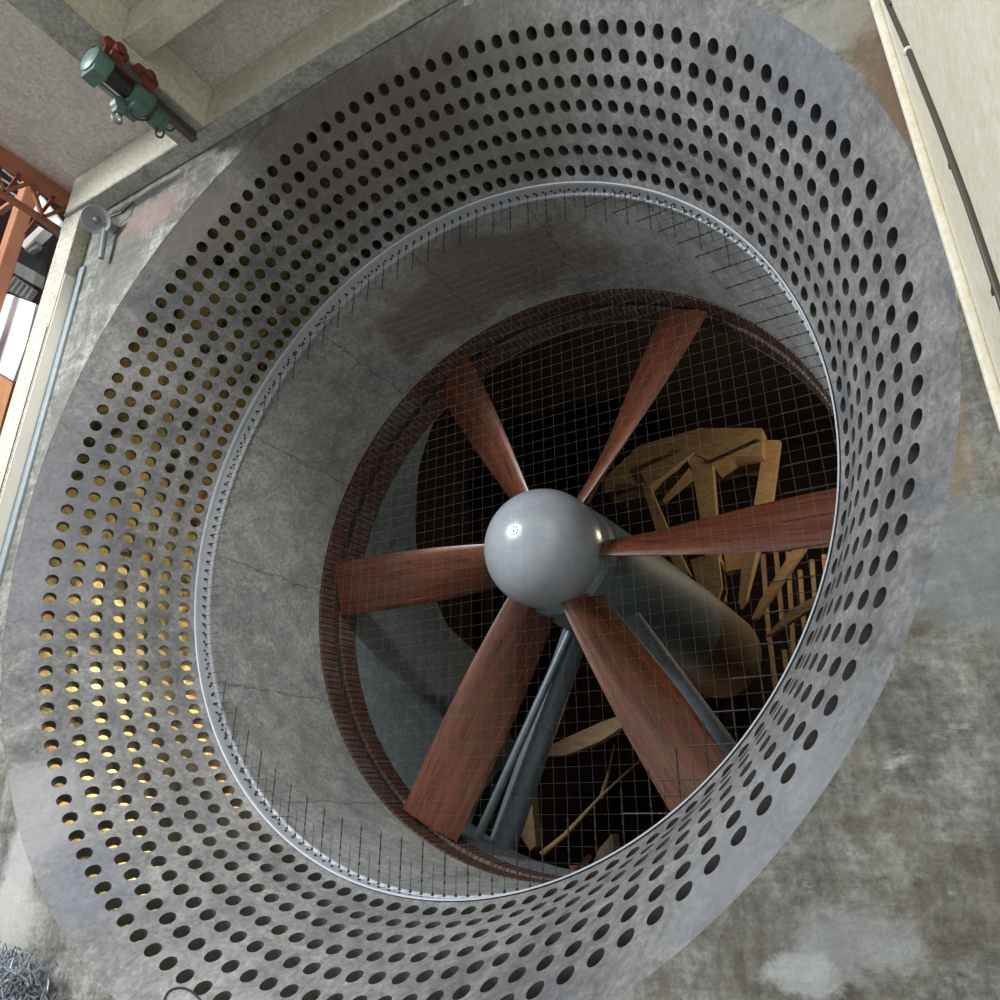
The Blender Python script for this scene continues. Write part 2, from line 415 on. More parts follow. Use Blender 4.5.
# ------------------------------------------------------------------ duct behind the fan
mb = MB(); nseg = 192
def yend(dg):
    dg %= 360
    pts = [(0,1.031),(90,1.031),(130,1.031),(142,1.12),(160,1.30),(178,1.62),(186,2.0),(212,2.0),(226,1.5),(238,1.18),(262,1.18),(300,1.2),(340,1.2),(360,1.031)]
    for (a, ya), (b, yb) in zip(pts, pts[1:]):
        if a <= dg <= b: return ya+(yb-ya)*(dg-a)/(b-a)
for rr in (.882, .90):
    for j in range(7):
        for k in range(nseg):
            dg = 360*k/nseg; a = math.radians(dg); y = 1.03+(yend(dg)-1.03)*j/6
            mb.v.append(tuple(V(rr*math.cos(a), y, rr*math.sin(a))))
for L in (0, 1):
    for j in range(6):
        for k in range(nseg):
            o = L*7*nseg; mb.f.append((o+j*nseg+k, o+j*nseg+(k+1) % nseg, o+(j+1)*nseg+(k+1) % nseg, o+(j+1)*nseg+k))
for j in (0, 6):
    for k in range(nseg): mb.f.append((j*nseg+k, j*nseg+(k+1) % nseg, 7*nseg+j*nseg+(k+1) % nseg, 7*nseg+j*nseg+k))
tag(build('diffuser_duct', mb, M['duct'], None, smooth=50), 'blue-grey plastered round duct continuing behind the fan blades', 'duct')

# ------------------------------------------------------------------ fan
fan = thing('wind_tunnel_fan', V(0,.91,0), 'six-bladed fan with dark red wooden blades and a smooth grey ball hub', 'fan')
mb = MB(); R = .1765; yc = .829
prof = [(1e-4, (yc-R)*S)]
for i in range(1, 25):
    t = PI*.60*i/24; prof.append((R*math.sin(t)*S, (yc-R*math.cos(t))*S))
prof += [(.170*S, .895*S), (.170*S, .90*S), (1e-4, .90*S)]
mb.lathe(prof, V(0,0,0), 'Y', 96)
ball = build('ball_hub', mb, M['hub'], fan, smooth=35)
mb = MB(); mb.lathe([(1e-4,.90*S),(.176*S,.90*S),(.180*S,.905*S),(.180*S,.955*S),(.176*S,.96*S),(1e-4,.96*S)], V(0,0,0), 'Y', 96)
build('hub_drum', mb, M['nacelle'], fan, smooth=35)
# rosette of bolt holes on the hub
d0 = (at(513,530,1,.70)-Vector((0,yc,0)))
Cc = Vector((0, yc, 0)); e = Vector(CC); dd = (CR*((513.5-CX)/FP)+CU*((CY-530.5)/FP)+CF).normalized()
bb = (e-Cc).dot(dd); disc = bb*bb-((e-Cc).dot(e-Cc)-R*R); pt = e+dd*(-bb-math.sqrt(max(disc, 0))); nn = (pt-Cc).normalized()
xx = nn.orthogonal().normalized(); yy = nn.cross(xx); mb = MB()
for k in range(9):
    c = pt if k == 8 else pt+(xx*math.cos(k*PI/4)+yy*math.sin(k*PI/4))*.0115
    c = Cc+(c-Cc).normalized()*R; n2 = (c-Cc).normalized()
    mb.tube([V(c-n2*.001), V(c+n2*.0008)], .010 if k < 8 else .014, 10)
build('bolt_rosette', mb, M['darkmetal'], ball)
def blade_mesh():
    mb = MB(); nst = 22; half = [(-.5,0)]
    up = [(-.46,.42),(-.40,.66),(-.28,.92),(-.12,1.0),(.08,.92),(.26,.68),(.40,.36),(.48,.12)]
    sec = [(-.5,0)]+[(s, t) for s, t in up]+[(.5,0)]+[(s, -.55*t) for s, t in up[::-1]]
    n = len(sec)
    for i in range(nst+1):
        t = i/nst; r = .165+(.866-.165)*t
        th = math.radians(62*(1-t)**1.25+17*(1-(1-t)**1.25))
        c = .178+.022*math.sin(min(1, t*1.4)*PI/2)-.012*t
        thick = .027*(1-t)+.0115*t
        for s_, h in sec:
            u = s_*c; w = h*thick
            # chord direction (tangential, axial); positive h = side facing the viewer
            tz = u*math.cos(th)+w*math.sin(th); ty = u*math.sin(th)-w*math.cos(th)
            mb.v.append((r*S, ty*S, tz*S))
    for i in range(nst):
        for k in range(n): mb.f.append((i*n+k, i*n+(k+1) % n, (i+1)*n+(k+1) % n, (i+1)*n+k))
    mb.f.append(tuple(range(n))[::-1]); mb.f.append(tuple(nst*n+k for k in range(n)))
    return mb
import bmesh
bmesh_mb = blade_mesh(); me = bpy.data.meshes.new('blade'); me.from_pydata(bmesh_mb.v, [], bmesh_mb.f)
bm = bmesh.new(); bm.from_mesh(me); bmesh.ops.recalc_face_normals(bm, faces=bm.faces); bm.to_mesh(me); bm.free()
me.materials.append(M['blade']); me.shade_smooth(); me.set_sharp_from_angle(angle=math.radians(50))
for ang in (56.5, 117.2, 178.4, 239.6, 299.3, 357.7):
    o = bpy.data.objects.new('blade', me); COL.objects.link(o); o.parent = fan
    o.rotation_euler = (0, -math.radians(ang), 0)

# ------------------------------------------------------------------ nacelle behind the fan with its struts
nac = thing('motor_nacelle', V(0,1.9,-.2), 'long grey motor fairing running back from the fan, its tail timber-brown', 'nacelle')
mb = MB(); mb.lathe([(1e-4,.965*S),(.165*S,.965*S),(.185*S,1.0*S),(.192*S,1.2*S),(.205*S,1.6*S),(.212*S,2.0*S)], V(0,0,0), 'Y', 64)
build('fairing', mb, M['nacelle'], nac, smooth=35)
mb = MB(); mb.lathe([(.212*S,2.0*S),(.216*S,2.02*S),(.218*S,2.3*S),(.218*S,2.75*S),(.19*S,2.86*S),(.10*S,2.9*S),(1e-4,2.9*S)], V(0,0,0), 'Y', 28)
tag(build('tail_cone', mb, M['tailbrown'], nac, smooth=40), 'olive-brown timber tail of the fairing')
def polar(dg, r, y): a = math.radians(dg); return V(r*math.cos(a), y, r*math.sin(a))
mb = MB(); pts = [polar(246, r, 1.2) for r in (.15,.35,.5,.501,.506,.507,.62,.621,.626,.627,.72,.721,.726,.727,.884)]
rs = [.215]*3+[.222]*2+[.215]*2+[.222]*2+[.215]*2+[.222]*2+[.215]*2
rs = [q*.84 for q in rs]
mb.tube(pts, rs, 28)
build('strut', mb, M['strut'], nac, smooth=40)
mb = MB(); mb.tube([polar(249.5, .17, 1.14), polar(243.5, .884, 1.10)], .055, 14)
tag(build('drain_pipe', mb, M['strut'], nac, smooth=40), 'thin grey pipe beside the strut')
mb = MB(); mb.tube([polar(302, .15, 1.22), polar(302, .884, 1.22)], .205, 28)
build('strut', mb, M['nacelle'], nac, smooth=40)

# ------------------------------------------------------------------ dark chamber behind
def bx(x0,x1,y0,y1,z0,z1, mb=None):
    mb = mb or MB(); a = V(x0,y0,z0); b = V(x1,y1,z1)
    return mb.box((a+b)/2, tuple(b[i]-a[i] for i in range(3)))
CH = (-2.0, 2.6, 5.2, -1.1, 2.2)
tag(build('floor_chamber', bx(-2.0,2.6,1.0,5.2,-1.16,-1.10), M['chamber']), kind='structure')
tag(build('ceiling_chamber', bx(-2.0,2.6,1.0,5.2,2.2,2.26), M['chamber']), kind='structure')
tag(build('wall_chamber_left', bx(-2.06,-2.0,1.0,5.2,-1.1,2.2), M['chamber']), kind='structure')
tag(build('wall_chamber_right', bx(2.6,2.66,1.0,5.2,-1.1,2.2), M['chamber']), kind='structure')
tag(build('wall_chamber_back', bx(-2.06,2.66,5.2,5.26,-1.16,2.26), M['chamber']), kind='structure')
# front bulkhead closing the chamber round the duct
def holed(x0,x1,z0,z1,y0,y1,r,n=192):
    mb = MB(); m = n
    def outer(a):
        c, s_ = math.cos(a), math.sin(a); t = 1e9
        if c > 1e-9: t = min(t, x1/c)
        if c < -1e-9: t = min(t, x0/c)
        if s_ > 1e-9: t = min(t, z1/s_)
        if s_ < -1e-9: t = min(t, z0/s_)
        return t
    angs = sorted([2*PI*k/n for k in range(n)]+[math.atan2(z, x) % (2*PI) for x in (x0,x1) for z in (z0,z1)])
    m = len(angs)
    for y in (y0, y1):
        for a in angs: mb.v.append(tuple(V(r*math.cos(a), y, r*math.sin(a))))
        for a in angs: t = max(outer(a), r+1e-3); mb.v.append(tuple(V(t*math.cos(a), y, t*math.sin(a))))
    for k in range(m):
        k2 = (k+1) % m
        mb.f.append((k, k2, m+k2, m+k)); mb.f.append((2*m+k, 3*m+k, 3*m+k2, 2*m+k2))
        mb.f.append((k, 2*m+k, 2*m+k2, k2)); mb.f.append((m+k, m+k2, 3*m+k2, 3*m+k))
    return mb
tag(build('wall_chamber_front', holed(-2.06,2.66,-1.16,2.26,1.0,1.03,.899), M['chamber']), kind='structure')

def Y_(px, py, y): return V(at(px, py, 1, y))
def pbeam(name, a, b, y0, y1, w, h, mat, par, mb=None):
    m_ = mb or MB(); m_.beam(Y_(*a, y0), Y_(*b, y1), w, h); return m_
# timber/concrete frame seen past the upper right blades
tf = thing('timber_gallery_frame', V(at(700,600,1,3.3)), 'tan timber frame of bracketed posts and spokes in the dark chamber behind the fan', 'frame')
def poly(pts, y, depth):
    m_ = MB(); m_.prism([Y_(px, py, y) for px, py in pts], (0, depth*S, 0)); return m_
build('cross_beam', poly([(604,478),(640,445),(700,428),(762,428),(762,456),(730,455),(711,463),(704,458),(690,452),(684,456),(648,486),(604,492)], 3.2, .35), M['amber'], tf)
build('post', poly([(684,452),(704,457),(712,463),(716,517),(724,600),(712,600),(700,517),(692,470)], 3.21, .07), M['amber'], tf)
build('post', poly([(641,482),(650,488),(668,530),(690,575),(680,575),(655,528)], 3.15, .06), M['amber'], tf)
build('post', poly([(764,440),(780,440),(772,500),(748,590),(738,604),(745,560),(758,480)], 3.3, .06), M['amber'], tf)
build('bracket', poly([(648,487),(694,452),(684,450),(640,470)], 3.18, .06), M['amber'], tf)
build('bracket', poly([(711,463),(762,440),(762,456),(735,457)], 3.18, .06), M['amber'], tf)
# radial struts round the tail of the fairing
for nm, pts, y in (('struts', [(743,548),(757,548),(746,600),(740,608),(739,596)], 3.0), ('struts', [(795,546),(807,546),(757,618),(751,620),(760,600)], 3.05), ('struts', [(822,592),(822,601),(772,634),(765,636),(790,610)], 2.95)):
    build('radial_strut', poly(pts, y, .05), M['amber'], tf)
build('hatch', poly([(690,560),(704,556),(718,556),(722,588),(716,604),(700,594)], 3.0, .12), M['amber'], tf)
build('panel', poly([(724,552),(748,552),(744,568),(726,572)], 3.25, .05), M['amber'], tf)
# vertical slats at the far right
sl = thing('slatted_screen', V(at(790,700,1,3.6)), 'screen of upright pale slats behind the tunnel, seen under the right blade', 'screen')
for (x, ya, yb) in ((763,555,640),(776,552,620),(788,552,660),(800,570,650),(812,560,640),(824,555,630),(770,640,690),(784,650,700)):
    m_ = MB(); m_.beam(Y_(x, ya, 3.6), Y_(x+6, yb, 3.6), .10, .10); build('slat', m_, M['amber'], sl)
# lower timber pieces behind the lower blades
o = build('timber_vane', poly([(544,748),(556,742),(600,722),(628,712),(628,724),(600,742),(565,756),(548,757)], 1.75, .05), M['amber'], None, bevel=.02); tag(o, 'smooth tan timber vane lying between the two lower fan blades', 'vane')
m_ = MB()
pts = [(526,768),(531,790),(533,815),(536,845),(530,851),(520,835),(516,812),(520,790)]
o = build('curved_timber', poly(pts, 1.5, .05), M['amber']); tag(o, 'narrow curved tan timber edge standing right of the grey strut', 'timber')
m_ = MB(); m_.tube([Y_(541,855,1.45), Y_(565,835,1.5), Y_(600,797,1.7), Y_(640,760,2.1)], [.042,.034,.02,.014], 10)
tag(build('timber_rod', m_, M['amber'], None, smooth=60), 'thin tan rod slanting up from the duct floor between the lower blades', 'rod')
m_ = MB(); m_.tube([Y_(601,797,1.72), Y_(608,775,1.9), Y_(614,745,2.2)], [.03,.025,.02], 8)
tag(build('timber_lath', m_, M['amber'], None, smooth=60), 'short thin lath rising from the middle of the slanting rod', 'lath')
o = build('timber_wedge', poly([(592,866),(598,850),(612,834),(614,852),(608,866)], 1.6, .06), M['tailbrown']); tag(o, 'dull brown timber wedge on the chamber floor at the bottom of the mouth', 'wedge')
m_ = MB(); m_.beam(Y_(570,868,1.5), Y_(602,866,1.5), .06, .06); m_.beam(Y_(576,874,1.45), Y_(590,856,1.5), .05, .05)
tag(build('timber_offcut', m_, M['orange']), 'small reddish offcuts of wood beside the brown wedge', 'offcut')

# ------------------------------------------------------------------ safety net across the throat
net = thing('safety_net', V(0,.352,-.86), 'fine square wire net stretched across the tunnel throat in front of the fan', 'wire net')
mb = MB(); GY = .352; step = .0275; RN = .862
def wire(p, q, r):   # light three sided wire
    mb.tube([p, q], r, 3, caps=False)
ends = []
for i in range(-31, 32):
    u = i*step; h = math.sqrt(max(0, RN*RN-u*u))
    if h < .1: continue
    wob = lambda: random.uniform(-.0012, .0012)
    a, b = V(u, GY, -h+.012), V(u+wob(), GY, h-.012); wire(a, b, .00058)
    a2, b2 = V(-h+.012, GY+.002, u), V(h-.012, GY+.002, u+wob()); wire(a2, b2, .00058)
    if h/RN < .52: continue
    for sgn in (-1, 1):
        ends.append((i, (u, sgn*h), (0, -sgn))); ends.append((i, (sgn*h, u), (-sgn, 0)))
build('wire_mesh', mb, M['wire'], net)
def tens_mesh(L):
    m_ = MB(); m_.tube([(0,0,0), (0,0,L)], .0036, 6)
    m_.tube([(0,0,.0), (0,0,.006), (0,0,.02)], [.014,.014,.005], 8)
    for z in (.09, .15, .26, .36): m_.tube([(0,0,z), (0,0,z+.018)], .0085, 6)
    m_.tube([(0,0,.15), (0,0,.36)], .0055, 6)
    return m_
def hook_mesh(L):
    m_ = MB(); m_.tube([(0,0,0), (0,0,L)], .0026, 5); m_.tube([(0,0,0), (0,0,.012), (0,0,.03)], [.012,.012,.003], 8); return m_
def rawmesh(name, m_, mat):
    me = bpy.data.meshes.new(name); me.from_pydata(m_.v, [], m_.f); me.materials.append(mat); return me
tm, hm = tens_mesh(.40), hook_mesh(.22)
tme, hme = rawmesh('turnbuckle', tm, M['darkmetal']), rawmesh('end_hook', hm, M['darkmetal'])
def hidden_score(p):   # those behind the near lip of the mouth show least
    a = math.degrees(math.atan2(p[1], p[0])) % 360
    return 1 if (a > 290 or a < 8) else 0
for kind, nm, mesh, src in ((0, 'turnbuckle', tme, tm), (1, 'end_hook', hme, hm)):
    lst = [e_ for e_ in ends if abs(e_[0]) % 2 == kind]
    lst.sort(key=lambda e_: hidden_score(e_[1]))
    rest = MB()
    for j, (i, p, d) in enumerate(lst):
        use = hme if d[0] > .5 else mesh; usrc = hm if d[0] > .5 else src
        zz = Vector((d[0], 0, d[1])); xx_ = Vector((0, 1, 0)); yy_ = zz.cross(xx_)
        Rm_ = Matrix((xx_, yy_, zz)).transposed()
        if j < 100:
            o = bpy.data.objects.new('end_hook' if use is hme else nm, use); COL.objects.link(o); o.parent = net
            o.matrix_local = Matrix.Translation(V(p[0], GY, p[1])-WORLD[net.name]) @ Rm_.to_4x4()
        else:
            P0 = V(p[0], GY, p[1]); rest.add([Rm_ @ Vector(v)+P0 for v in usrc.v], usrc.f)
    if rest.v: tag(build(nm, rest, M['darkmetal'], net), kind='stuff')
# eyes in the collar band
eye = MB(); eye.tube([(0,0,-.004), (0,0,.008)], .013, 8)
eme = rawmesh('anchor_eye', eye, M['darkmetal']); rest = MB(); lst = []
for k in range(200):
    a = 2*PI*k/200; lst.append((hidden_score((math.cos(a), math.sin(a)))+ (0 if 120 < math.degrees(a) < 260 else .5 if k % 2 else .2), a))
lst.sort()
for j, (sc, a) in enumerate(lst):
    zz = Vector((-math.cos(a), 0, -math.sin(a))); xx_ = Vector((0,1,0)); Rm_ = Matrix((xx_, zz.cross(xx_), zz)).transposed()
    P0 = V(.8662*math.cos(a), .350, .8662*math.sin(a))
    if j < 100:
        o = bpy.data.objects.new('anchor_eye', eme); COL.objects.link(o); o.parent = col_root
        o.matrix_local = Matrix.Translation(P0-WORLD[col_root.name]) @ Rm_.to_4x4()
    else: rest.add([Rm_ @ Vector(v)+P0 for v in eye.v], eye.f)
tag(build('anchor_eye', rest, M['darkmetal'], col_root), kind='stuff')

# ------------------------------------------------------------------ fan wall, floor, ceiling, right wall
tag(build('wall_back', holed(-1.215,1.065,-1.10,1.058,-.07,-.05,1.0500,256), M['wall']), kind='structure')
tag(build('floor', bx(-3.2,1.20,-6,-.07,-1.16,-1.10), M['floor']), kind='structure')
RW0 = -1.22
def rwx(y): return 1.058
tag(build('wall_right', bx(1.058,1.12,RW0,-.07,-1.10,1.50), M['cream']), kind='structure')
m_ = MB(); m_.beam(V(1.052,-.078,-1.10), V(1.052,-.078,1.05), .05, .05); 
tag(build('trim_1', m_, M['cream'], None, bevel=.015), kind='structure')
# conduit on the right wall
cd = thing('wall_conduit', V(1.05,-.3,-.6), 'dark brown electrical pipe running up the cream wall at the top right', 'pipe')
XW = 1.0542
cpts = [at(872,-40,0,XW), at(886,0,0,XW), at(908,50,0,XW), at(938,125,0,XW), at(966,200,0,XW), at(1000,300,0,XW), at(1040,430,0,XW)]
m_ = MB(); m_.tube([V(p) for p in cpts], .013, 10); cpipe = build('pipe', m_, M['conduit'], cd, smooth=60)
m_ = MB(); q = V(at(908,51,0,XW)); m_.sphere(q, .024, 10); tag(build('joint_cap', m_, M['white'], cpipe, smooth=60), 'white round joint')
for pp in ((949,163),(992,290),(889,8)):
    q = V(at(*pp,0,XW)); m_ = MB(); m_.box(q+Vector((.008,0,0)), (.02,.06,.022)); build('clip', m_, M['conduit'], cd)
# ceiling slab, edge beam, deep beam, joist
ZB = 1.058
tag(build('ceiling', bx(-1.277,1.4,-.98,-.045,1.213,1.27), M['ceil']), kind='structure')
m_ = MB(); bx(-1.20,1.4,-.122,-.05,ZB,1.213,m_)
tag(build('trim_2', m_, M['beam'], None, bevel=.02), kind='structure')
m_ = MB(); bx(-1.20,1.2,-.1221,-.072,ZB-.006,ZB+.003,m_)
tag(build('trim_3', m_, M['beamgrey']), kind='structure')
db = tag(build('trim_4', bx(-.655,-.545,-.98,-.12,ZB,1.213), M['beam'], None, bevel=.02), kind='structure')
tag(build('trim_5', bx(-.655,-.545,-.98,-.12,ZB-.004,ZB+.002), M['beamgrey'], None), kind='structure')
jy = at(150,50,2,1.10)[1]
tag(build('trim_6', bx(-.546,1.3,jy-.055,jy+.01,1.10,1.213), M['beam'], None, bevel=.02), kind='structure')
# pillar at the left
tag(build('trim_7', bx(-1.215,-1.12,-.112,-.052,-1.10,ZB), M['pillar'], None, bevel=.012), kind='structure')
tag(build('trim_8', bx(-1.1205,-1.1165,-.108,-.072,-1.10,.80), M['whitepaint']), kind='structure')
tag(build('trim_9', bx(-1.1165,-1.085,-.0775,-.0695,-1.10,.84), M['greytrim'], None, bevel=.008), kind='structure')
m_ = MB(); m_.box(V(-1.124,-.1125,-.2), (.012,.006,1.06*S+2.2)); tag(build('trim_10', m_, M['darkmetal']), kind='structure')

wo = WORLD['wall_back']
def wp(px, py): return V(at(px, py, 1, -.07))-wo
patches(M['wall'], [
 (wp(805,975), (.20,.5,.10), (.56,.60,.62), .6, 9), (wp(850,940), (.30,.5,.17), (.42,.45,.47), .45, 7), (wp(25,850), (.28,.5,.75), (.50,.50,.50), .75, 2), (wp(10,920), (.5,.5,.35), (.52,.51,.47), .6, 2),
 (wp(870,40), (.16,.5,.9), (.19,.125,.075), .65, 5), (wp(905,120), (.12,.5,.8), (.20,.13,.08), .65, 6), (wp(820,25), (.5,.5,.35), (.42,.42,.38), .5, 3), (wp(935,430), (.16,.5,.5), (.28,.19,.10), .5, 4),
 (wp(150,215), (.8,.5,.35), (.30,.22,.19), .7, 3), (wp(300,110), (1.2,.5,.16), (.17,.11,.085), .8, 3), (wp(140,200), (1.0,.5,.12), (.05,.05,.05), .9, 3.5), (wp(110,230), (.22,.5,.35), (.07,.07,.065), .8, 4),
 (wp(980,560), (.7,.5,.35), (.22,.25,.27), .6, 2), (wp(120,265), (.5,.5,.7), (.15,.145,.13), .6, 4), (wp(60,420), (.25,.5,.8), (.17,.165,.155), .5, 4)])
fo = WORLD[col_root.name]
def fp(r_, dg, y_): a = math.radians(dg); return V(r_*math.cos(a), y_, r_*math.sin(a))-fo
patches(M['flare'], [(fp(1.03,128,-.05), (1.5,.6,.5), (.30,.24,.21), .6, 2), (fp(1.0,100,.05), (1.8,1.2,.9), (.13,.105,.085), .7, 1.6), (fp(.95,75,.15), (1.6,1.2,.9), (.13,.115,.095), .6, 1.6),  # brown staining at the top, enlarged to paint in the upper flare's shade
 (fp(1.03,25,-.04), (.5,.6,1.0), (.17,.19,.235), .4, 2.5), (fp(1.03,-45,-.04), (.9,.6,.9), (.29,.305,.335), .5, 2.5), (fp(1.04,222,-.05), (.6,.6,.6), (.36,.36,.38), .6, 2.5), (fp(1.02,235,-.03), (.5,.6,.5), (.15,.16,.20), .6, 2.5),
 (fp(1.0,180,.0), (.5,.9,1.5), (.19,.195,.23), .5, 2)])
patches(M['throat'], [(fp(.87,95,.6), (2.4,1.0,1.3), (.15,.115,.095), .8, 1.5)])

# siren / loudspeaker at the pillar head
sc_ = at(97,220,1,-.125)
sir = thing('wall_siren', V(sc_.x, -.07, sc_.z-.05), 'round grey siren with a pale centre boss at the top of the left pillar', 'siren')
cw = V(sc_); vd = (V(*CC)-cw).normalized(); ax_ = (vd+Vector((-.10,-.2,0))).normalized()
rot = ax_.to_track_quat('Z', 'Y').to_matrix()
def lathe_dir(prof, c, n=32):
    m_ = MB(); m_.lathe(prof, (0,0,0), 'Z', n); m_.v = [tuple(rot @ Vector(v)+c) for v in m_.v]; return m_
dish = build('horn_dish', lathe_dir([(1e-4,-.03),(.05,-.03),(.11,.0),(.155,.05),(.165,.055),(.16,.06),(.15,.058),(.10,.02),(.06,.005),(1e-4,.005)], cw), M['siren'], sir, smooth=45)
tag(build('centre_boss', lathe_dir([(1e-4,.06),(.02,.058),(.036,.04),(.04,.005)], cw), M['hookgrey'], dish, smooth=45), 'pale round centre boss')
m_ = MB(); m_.tube([cw-ax_*.03, cw-ax_*.16], .05, 16); build('horn_body', m_, M['siren'], sir, smooth=45)
m_ = MB(); m_.tube([cw+Vector((.03,.1,-.05)), cw+Vector((.05,.13,-.5))], .032, 12); m_.box(cw+Vector((.02,.17,.02)), (.07,.2,.07)); build('bracket', m_, M['greytrim'], sir)
m_ = MB(); m_.tube([cw+Vector((.05,.1,.1)), cw+Vector((.22,.14,.12)), cw+Vector((.3,.2,.30))], .012, 8); build('cable', m_, M['darkmetal'], sir)

# ------------------------------------------------------------------ electric hoist under the deep beam
ZH = 1.00
def hp(px, py, z=ZH): return V(at(px, py, 2, z))
hx = -.60
hoist = thing('electric_hoist', V(hx,-.31,.98), 'old green cable hoist with rusty trolleys hanging from a rail under the ceiling beam', 'hoist')
# axis of the hoist runs along Y (towards the wall)
a0 = V(at(94,62,0,-.60)); 
HX = -.535
def hy(px, py): return at(px, py, 0, HX)
A = hy(93,64); B = hy(163,118); zc = (A.z+B.z)/2
yA, yB = A.y, B.y
def P(y, dx=0, dz=0): return V(HX+dx, y, zc+dz)
ln = yB-yA
m_ = MB(); m_.tube([P(yA+.03), P(yB-.09)], .085, 20); tag(build('rope_drum', m_, M['darkmetal'], hoist, smooth=40), 'dark grooved rope drum')
m_ = MB(); m_.tube([P(yA-.015), P(yA-.01), P(yA+.03), P(yA+.035)], [.10,.135,.135,.11], 20); m_.box(P(yA+.01,0,-.02), (.2,.13,.2))
build('gear_housing', m_, M['green'], hoist, smooth=35)
m_ = MB(); m_.tube([P(yB-.095), P(yB-.09), P(yB-.045), P(yB-.035)], [.11,.14,.14,.10], 20); m_.box(P(yB-.07,.0,-.02), (.23,.14,.22))
build('motor_housing', m_, M['green'], hoist, smooth=35)
m_ = MB(); m_.tube([P(yB-.035,0,-.01), P(yB-.03,0,-.01), P(yB+.005,0,-.01), P(yB+.01,0,-.01)], [.07,.10,.10,.06], 20)
for k in range(5): m_.tube([P(yB-.028+k*.007,0,-.01), P(yB-.026+k*.007,0,-.01)], .108, 20)
build('brake_motor', m_, M['green'], hoist, smooth=35)
m_ = MB(); m_.tube([P(yA+.02,-.028,-.018), P(yB-.07,-.028,-.018)], .028, 12); build('tie_bar', m_, M['hookgrey'], hoist, smooth=40)
m_ = MB(); m_.tube([P(yA+.02,.03,.02), P(yB-.07,.03,.02)], .035, 12); m_.tube([P(yA+.02,.012,.035), P(yB-.07,.012,.035)], .018, 12); build('tie_bar', m_, M['conduit'], hoist, smooth=40)
for yy0 in (yA+.03, yB-.075):
    t_ = MB()
    for dx in (-.022, .03):
        t_.box(P(yy0, dx-.012, .052), (.03, .20, .26))
        for dy in (-.018, .018): t_.tube([P(yy0+dy, dx-.02, .066), P(yy0+dy, dx-.006, .066)], .06, 14)
    t_.box(P(yy0, .008, .025), (.26,.12,.10))
    t_.tube([P(yy0,.028,.055), P(yy0,.045,.055)], .055, 12)
    tag(build('trolley', t_, M['rust'], hoist, smooth=40), 'rusty red wheeled trolley')
# hook block
hb = V(at(120,106,0,HX-.02)); m_ = MB()
m_.tube([hb+Vector((-.03,-.06,.0)), P(yA+.09,-.02,-.02)], .008, 6); m_.tube([hb+Vector((.03,.06,.0)), P(yB-.10,-.02,-.02)], .008, 6)
build('hoist_rope', m_, M['darkmetal'], hoist)
m_ = MB(); m_.tube([hb+Vector((-.045,0,0)), hb+Vector((-.04,0,0)), hb+Vector((.04,0,0)), hb+Vector((.045,0,0))], [.06,.08,.08,.06], 16); m_.box(hb+Vector((0,0,-.06)), (.07,.08,.10), taper=1.4)
blk = build('hook_block', m_, M['green'], hoist, smooth=40)
m_ = MB(); hk = [hb+Vector((0, .045*math.sin(t), -.17-.045*math.cos(t)+.0)) for t in [PI*.95-k*PI*1.45/10 for k in range(11)]]
m_.tube([hb+Vector((0,0,-.10))]+hk, [.02]+[.02]*8+[.016,.012,.008], 8)
build('hook', m_, M['hookgrey'], blk, smooth=50)
def loop(pts, r=.011):
    m2 = MB(); P_ = [Vector(p) for p in pts]; out = []
    for i in range(len(P_)-1):
        p0, p1, p2, p3 = P_[max(i-1,0)], P_[i], P_[i+1], P_[min(i+2,len(P_)-1)]
        for k in range(5):
            t = k/5; out.append(.5*((2*p1)+(p2-p0)*t+(2*p0-5*p1+4*p2-p3)*t*t+(3*p1-p0-3*p2+p3)*t**3))
    out.append(P_[-1]); m2.tube(out, r, 8); return m2
hq = lambda px, py: V(at(px, py, 0, HX))
build('cable_loop', loop([hq(132,106), hq(131,113), hq(137,119), hq(146,120), hq(152,117)]), M['conduit'], hoist)
build('cable_loop', loop([hq(160,125), hq(156,130), hq(157,136), hq(162,137), hq(164,131), hq(161,126)]), M['conduit'], hoist)
build('cable_loop', loop([hq(167,119), hq(172,123), hq(174,128), hq(170,131), hq(165,128)]), M['conduit'], hoist)
m_ = MB(); 
m_.box(V(-.575,-.262,1.022), (.09,.28*S,.014)); m_.box(V(-.575,-.262,1.038), (.014,.28*S,.13))
tag(build('hoist_rail', m_, M['conduit']), 'dark steel rail fixed beneath the ceiling beam, carrying the green hoist', 'rail')

# ------------------------------------------------------------------ hall beyond the left pillar
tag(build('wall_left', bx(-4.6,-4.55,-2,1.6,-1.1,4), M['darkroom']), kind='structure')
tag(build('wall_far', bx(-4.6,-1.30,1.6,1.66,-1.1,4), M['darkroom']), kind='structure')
tr = thing('steel_lattice_girder', V(-1.42,-.4,.9), 'rust-orange steel lattice girder against the edge of the ceiling slab at the left', 'girder')
XG = -1.285
def g(px, py, x=XG): return V(at(px, py, 0, x))
m_ = MB(); t0, t1 = at(-20,118,0,XG), at(77,183,0,XG)
zt = (t0.z+t1.z)/2
ya, yb = -.62, -.075
m_.beam(V(XG,ya,1.185), V(XG,yb,1.185), .20, .12); build('top_chord', m_, M['orange'], tr)
m_ = MB(); m_.beam(V(XG-.03,ya,1.085), V(XG-.03,yb,1.085), .07, .07); build('bottom_chord', m_, M['orange'], tr)
nb = 9
for k in range(nb):
    y0 = ya+(yb-ya)*k/nb; y1 = ya+(yb-ya)*(k+1)/nb
    m_ = MB(); m_.beam(V(XG-.02, y0, 1.18 if k % 2 else 1.085), V(XG-.02, y1, 1.085 if k % 2 else 1.18), .045, .045); build('lattice_bar', m_, M['orange'], tr)
